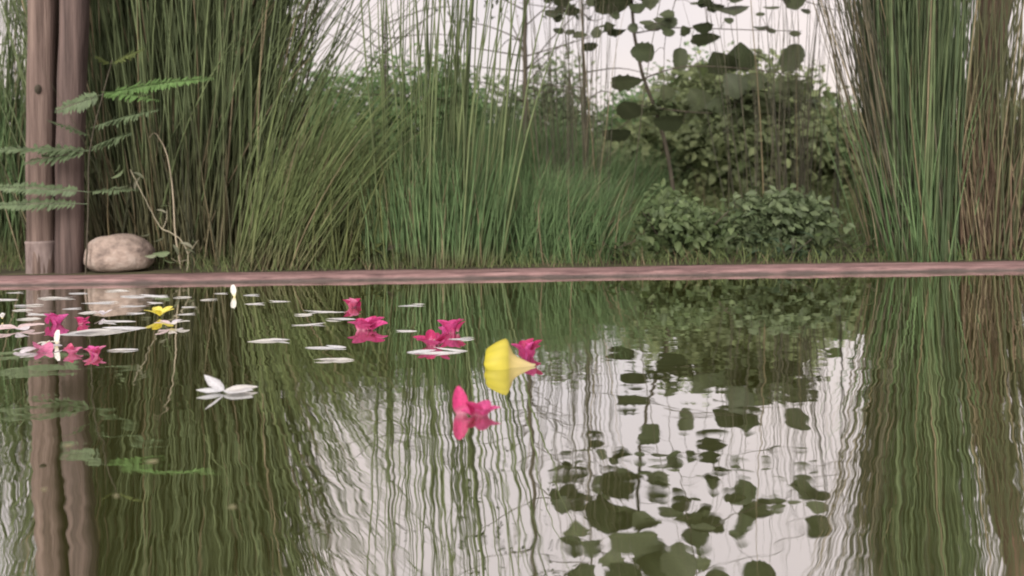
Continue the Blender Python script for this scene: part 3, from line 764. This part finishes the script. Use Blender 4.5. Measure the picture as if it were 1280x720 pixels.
def flower(name, label, cat, px, py, wpx, kinds, npet=5, lift=.15, spin=None, group=None, core=False, tilt=(0, 0), z=.004, jit=.15):
    c = onz(px, py); L = wpx * dist_px(px, py) / 2 * (1.2 if any(kinds[0] is q[0] for q in (BRACT, BRACTP, BRACTL)) else 1)
    isb = any(kinds[0] is q[0] for q in (BRACT, BRACTP, BRACTL))
    root = thing(name, label, cat, (c.x, c.y, -.14 * L if isb else z), group)
    root.rotation_euler = (tilt[0], tilt[1], random.uniform(0, 6.28) if spin is None else spin)
    for i in range(npet):
        m = (Matrix.Rotation(2 * PI * i / npet + random.uniform(-jit, jit), 4, 'Z') @ Matrix.Rotation(lift + random.uniform(-.5, .5) * max(.08, lift * .35), 4, 'X')
             @ Matrix.Rotation(random.uniform(-.12, .12), 4, 'Y') @ Matrix.Scale(L * random.uniform(.92, 1.06), 4))
        share('bract' if any(kinds[0] is q[0] for q in (BRACT, BRACTP, BRACTL)) else 'petal', random.choice(kinds), root, m)
    if any(kinds[0] is q[0] for q in (BRACT, BRACTP, BRACTL)):
        for i in range(npet):          # a second, crumpled whorl
            m = (Matrix.Translation((random.uniform(-.45, .45) * L, random.uniform(-.2, .2) * L, random.uniform(.0, .28) * L)) @ Matrix.Rotation(random.uniform(0, 6.28), 4, 'Z')
                 @ Matrix.Rotation(random.uniform(.3, 1.5), 4, 'X') @ Matrix.Rotation(random.uniform(-.6, .6), 4, 'Y') @ Matrix.Scale(L * random.uniform(.5, .8), 4))
            share('bract', random.choice(kinds), root, m)
    if core:
        for i in range(2):
            share('blossom_tube', CORE, root, Matrix.Rotation(i * 2.2, 4, 'Z') @ Matrix.Rotation(1.1, 4, 'X') @ Matrix.Scale(L * .55, 4))
    return root
FLAT = [leaf_mesh('petal', 1, 1, random.uniform(-.05, .05), random.uniform(-.03, .05), 'ovate', 8, M_PETAL, c_, None, .07) for c_ in ((.82, .82, .84), (.78, .79, .83), (.84, .83, .82))]
def floating_petals(lab, px, py, w):
    """a white petal, or a few still joined at the base, lying on the water"""
    c = onz(px, py); L = w * .92 * dist_px(px, py)
    n = 1 if w < 34 else 2 if w < 60 else 3
    if n == 1:
        o = share('white_petal', random.choice(FLAT), None); tag(o, lab, 'petal')
        o.matrix_world = (Matrix.Translation((c.x, c.y, .0008)) @ Matrix.Rotation(random.choice((PI / 2, -PI / 2)) + random.uniform(-.25, .25), 4, 'Z') @ Matrix.Rotation(random.uniform(0, .06), 4, 'X')
                          @ Matrix.Diagonal((L * random.uniform(.38, .6), L, L * .9, 1)) @ Matrix.Translation((0, -.5, 0)))
        return
    root = thing('white_petals', lab, 'petal', (c.x, c.y, .0008))
    for i in range(n):
        l_ = L * (1.0, .62, .7)[i]; off = (0, random.choice((-.3, .3)), random.choice((-.25, .3)))[i] * L
        share('petal', random.choice(FLAT), root, Matrix.Translation((off, random.uniform(-.14, .14) * L * (i > 0), .0012 * i)) @ Matrix.Rotation(random.choice((PI / 2, -PI / 2)) + random.uniform(-.22, .22) * (1 + i), 4, 'Z')
              @ Matrix.Rotation(random.uniform(-.03, .03) + .05 * i, 4, 'X') @ Matrix.Rotation(random.uniform(-.08, .08), 4, 'Y') @ Matrix.Diagonal((l_ * random.uniform(.28, .42), l_, l_ * .9, 1)) @ Matrix.Translation((0, -.5, 0)))
for (x, y, w, lab) in [
    (98, 367, 30, 'white petal floating in front of the gap between dark post and stone'),
    (28, 388, 30, 'white petal left of the pink flower, half way to the rim'),
    (90, 386, 26, 'small white petal just behind the bright pink flower'),
    (166, 383, 34, 'white petal left of and behind the small yellow flower'),
    (196, 379, 30, 'white petal directly behind the small yellow flower'),
    (112, 391, 30, 'small white petal behind the crimson bract, on its right'),
    (172, 392, 30, 'white petal touching the left of the small yellow flower'),
    (232, 393, 26, 'thin white petal right of the bluish white flower'),
    (18, 366, 27, 'small white petal floating nearest the left edge, under the rim'),
    (10, 375, 32, 'white petal cut by the left frame edge, second from the rim'),
    (67, 373, 48, 'white petal floating directly in front of the two posts'),
    (38, 382, 37, 'white petal left of the pink flowers, in front of the pale post'),
    (50, 393, 38, 'white petal touching the left side of the pink flower'),
    (36, 399, 32, 'small white petal just below and left of the pink flower'),
    (148, 364, 34, 'white petal floating close under the beige stone'),
    (122, 379, 46, 'white petal right above the crimson bract'),
    (180, 371, 62, 'wide white petal floating behind the yellow flower'),
    (228, 372, 26, 'dull white petal right behind the yellow flower'),
    (236, 384, 22, 'small white petal at the right tip of the yellow flower'),
    (150, 402, 46, 'white petal left of the yellow flower, nearer the camera'),
    (130, 414, 88, 'widest white flower, in front of the yellow flower and crimson bract'),
    (152, 438, 38, 'white petal right of the nearest crimson bracts'),
    (260, 375, 26, 'faint white petal left of the upright white petal'),
    (276, 367, 22, 'tiny white petal touching the left of the upright petal'),
    (313, 369, 28, 'thin white petal right of the upright petal'),
    (317, 380, 32, 'white petal in front of the upright petal'),
    (350, 377, 32, 'white petal alone, right of the upright petal group'),
    (335, 426, 54, 'single long white petal floating alone on dark water'),
    (408, 390, 52, 'white petal at the left of the tallest magenta cluster'),
    (380, 394, 30, 'thin white petal at the far left of the middle raft'),
    (428, 399, 38, 'white petal tucked against the tallest magenta cluster'),
    (384, 406, 42, 'white petal nearest left in the middle raft'),
    (405, 435, 54, 'pale white petal floating below the middle raft'),
    (421, 450, 50, 'white petal lowest of the middle raft'),
    (513, 382, 34, 'small white petal above the double magenta cluster'),
    (508, 414, 30, 'white petal at the left side of the double magenta cluster'),
    (545, 441, 66, 'white petal lying in front of the double magenta cluster'),
    (575, 424, 34, 'thin white petal under the right magenta cluster')]:
    floating_petals(lab, x, y, w)
flower('pinkish_flower', 'pinkish white flower floating at the left edge, in front of the white ones', 'flower', 22, 413, 58, WHITEP, 5, .12)
flower('pinkish_flower', 'mauve pink flower lying flat by the upright white petal, nearest left', 'flower', 48, 438, 54, WHITEP + BRACTL, 5, .06)
flower('violet_flower', 'small violet white flower beside the crimson bract', 'flower', 129, 396, 24, WHITEP, 5, .5)
flower('white_bud', 'round white bud at the left frame edge', 'flower', 3, 401, 16, WHITE, 5, 1.1)
flower('white_flower', 'bluish white flower below the yellow flower', 'flower', 214, 408, 44, WHITEP + WHITE, 5, .25)
flower('yellow_flower', 'small yellow flower floating among the white flowers at left', 'flower', 200, 397, 40, YEL, 5, .55)
# upright single petals
def upright(label, px, py, hpx, wpx, lean, kinds, name='white_petal', yaw=0, tip=1):
    c = onz(px, py); k = dist_px(px, py)
    o = share(name, kinds[0], None); tag(o, label, 'petal')
    o.matrix_world = (Matrix.Translation((c.x, c.y, -.002)) @ Matrix.Rotation(lean, 4, 'Y') @ Matrix.Rotation(yaw, 4, 'Z') @ Matrix.Rotation(PI / 2, 4, 'X')
                      @ Matrix.Diagonal((wpx * k / .72, hpx * k * .95, .02, 1)))
upright('upright white petal like a sail, near the rim', 293, 371, 17, 10, -.12, WHITE, yaw=.2)
upright('pointed white petal standing upright below the pink flower', 71, 432, 22, 12, .06, WHITE, yaw=-.2)
flower('white_flower', 'flat white flower at the foot of the pointed upright petal', 'flower', 61, 431, 28, WHITE, 5, .06, group=None)
# bougainvillea-like bract clusters
flower('pink_flower', 'bright pink flower with spread bracts among the white flowers at left', 'flower', 71, 405, 34, BRACTP, 5, .85, core=True)
flower('magenta_flower', 'crimson bract flower right of the bright pink one', 'flower', 103, 405, 24, BRACT, 4, .95)
flower('magenta_flower', 'pale rose bract flower, left of the two nearest the left corner', 'flower', 90, 442, 26, BRACTL, 4, .7)
flower('magenta_flower', 'rose bract flower beside the pale rose one, with a dark centre', 'flower', 118, 444, 30, BRACTL + BRACTP, 5, .85)
flower('magenta_flower', 'small magenta bract flower behind the tallest cluster, near the rim', 'flower', 440, 384, 30, BRACT + BRACTL, 4, .95)
flower('magenta_flower', 'tall bright magenta bract cluster in the middle raft', 'flower', 457, 412, 46, BRACTP + BRACT, 6, .80, core=True)
flower('magenta_flower', 'wide magenta bract flower, left half of the double cluster', 'flower', 540, 432, 46, BRACT, 5, .75, core=True)
flower('magenta_flower', 'magenta bract flower, taller right half of the double cluster', 'flower', 563, 416, 42, BRACT + BRACTP, 5, 1.0)
flower('magenta_flower', 'magenta bracts with a thin white tube behind the yellow trumpet', 'flower', 659, 447, 52, BRACT + BRACTP, 4, .95, core=True)
o = upright('tall narrow magenta bract standing upright, nearest the camera', 577, 517, 38, 21, -.10, [BRACT[0]], 'magenta_bract', .2)
o = flower('magenta_flower', 'magenta bract flower lying beside the tall upright bract', 'flower', 603, 519, 46, BRACT, 4, .85)

# white flower on the open water
def near_white():
    k = dist_px(280, 491); c = onz(280, 491)
    root = thing('white_flower', 'white flower with one raised petal floating alone on dark water', 'flower', (c.x, c.y, .003))
    L = 34 * k
    for rz, rx, s in ((R(80), .62, .95), (R(95), .06, 1.0), (R(-80), .10, .95), (R(-100), .04, 1.15), (R(-70), .03, 1.2)):
        share('petal', random.choice(FLAT), root, Matrix.Rotation(rz, 4, 'Z') @ Matrix.Rotation(rx, 4, 'X') @ Matrix.Diagonal((L * s * .85, L * s, L * s, 1)))
near_white()

# yellow trumpet flower lying on the water
def trumpet():
    k = dist_px(640, 458) * .9; c = onz(638, 458)
    root = thing('yellow_flower', 'yellow trumpet flower lying on its side beside magenta bracts', 'flower', (c.x, c.y, 0))
    prof = [(-33, 26, 17), (-29, 29, 19), (-22, 33, 21), (-14, 36.5, 21), (-7, 38.5, 19), (-3, 36, 16), (0, 28, 12), (4, 18.5, 9), (10, 13.5, 7), (18, 9.5, 5), (26, 5.5, 3.5), (31, 3, 2.2), (33, 2, 1.6)]
    V, C, Fc = [], [], []
    NA = 22
    n = len(prof)
    for side, th in ((0, 0), (1, 1.6)):
        for i, (x, h, w) in enumerate(prof):
            t = i / (n - 1)
            col = np.array((.60, .53, .09)) * (1 - t) + np.array((.62, .50, .30)) * t if t > .45 else np.array((.56, .50, .05)) + np.array((.06, .05, .12)) * t
            for a in range(NA + 1):
                an = R(-14) + (PI + R(28)) * a / NA
                ruf = 1 + (.055 * math.sin(an * 5 + .6) + .018 * math.sin(an * 11)) * max(0, 1 - t * 1.6)
                xx = x - (2.6 * math.sin(an * 3) + 1.4 * math.sin(an * 7)) * max(0, 1 - t * 2.2)
                hh = max(.6, h - th); ww = max(.6, w - th)
                vein = 1 + .08 * math.sin(an * 13 + x * .05) * (1 - t) - .05 * math.cos(an * 4)
                V.append((xx * k, -math.cos(an) * ww * ruf * k, math.sin(an) * hh * ruf * k)); C.append(col * vein)
    S = (NA + 1) * n
    for i in range(n - 1):
        for a in range(NA):
            q = i * (NA + 1) + a
            Fc.append((q, q + 1, q + NA + 2, q + NA + 1)); q += S; Fc.append((q, q + NA + 1, q + NA + 2, q + 1))
    for a in range(NA): Fc.append((a, S + a, S + a + 1, a + 1))
    mesh_obj('corolla', V, Fc, M_PETAL, root, C)
    st = tube('stalk_end', [Vector((28 * k, 0, .002)), Vector((32 * k, 0, .002)), Vector((35 * k, 0, .0015))], 2.2 * k, 1.2 * k, M_PETAL, root, 8, 3, 0, (.55, .50, .30))
trumpet()

# bits adrift on the near water
SCRAP = leaf_mesh('petal_scrap', 1, .8, .1, .1, 'ovate', 5, M_PETAL, (.34, .32, .20))
for (x, y, w, lab) in [(85, 557, 16, 'pale petal scrap drifting below the posts, farthest left'), (190, 577, 20, 'cream petal scrap drifting on the dark reflection'), (145, 620, 12, 'tiny petal scrap drifting near the lower left'),
                       (290, 634, 16, 'faint petal scrap drifting nearest the camera'), (55, 612, 12, 'faint petal scrap drifting low in the left corner')]:
    c = onz(x, y); o = share('petal_scrap', SCRAP, None); tag(o, lab, 'petal')
    s = w * .8 * dist_px(x, y); o.matrix_world = Matrix.Translation((c.x, c.y, .0008)) @ Matrix.Rotation(random.uniform(1.2, 1.9), 4, 'Z') @ Matrix.Diagonal((s * .6, s, s * .3, 1)) @ Matrix.Translation((0, -.5, 0))
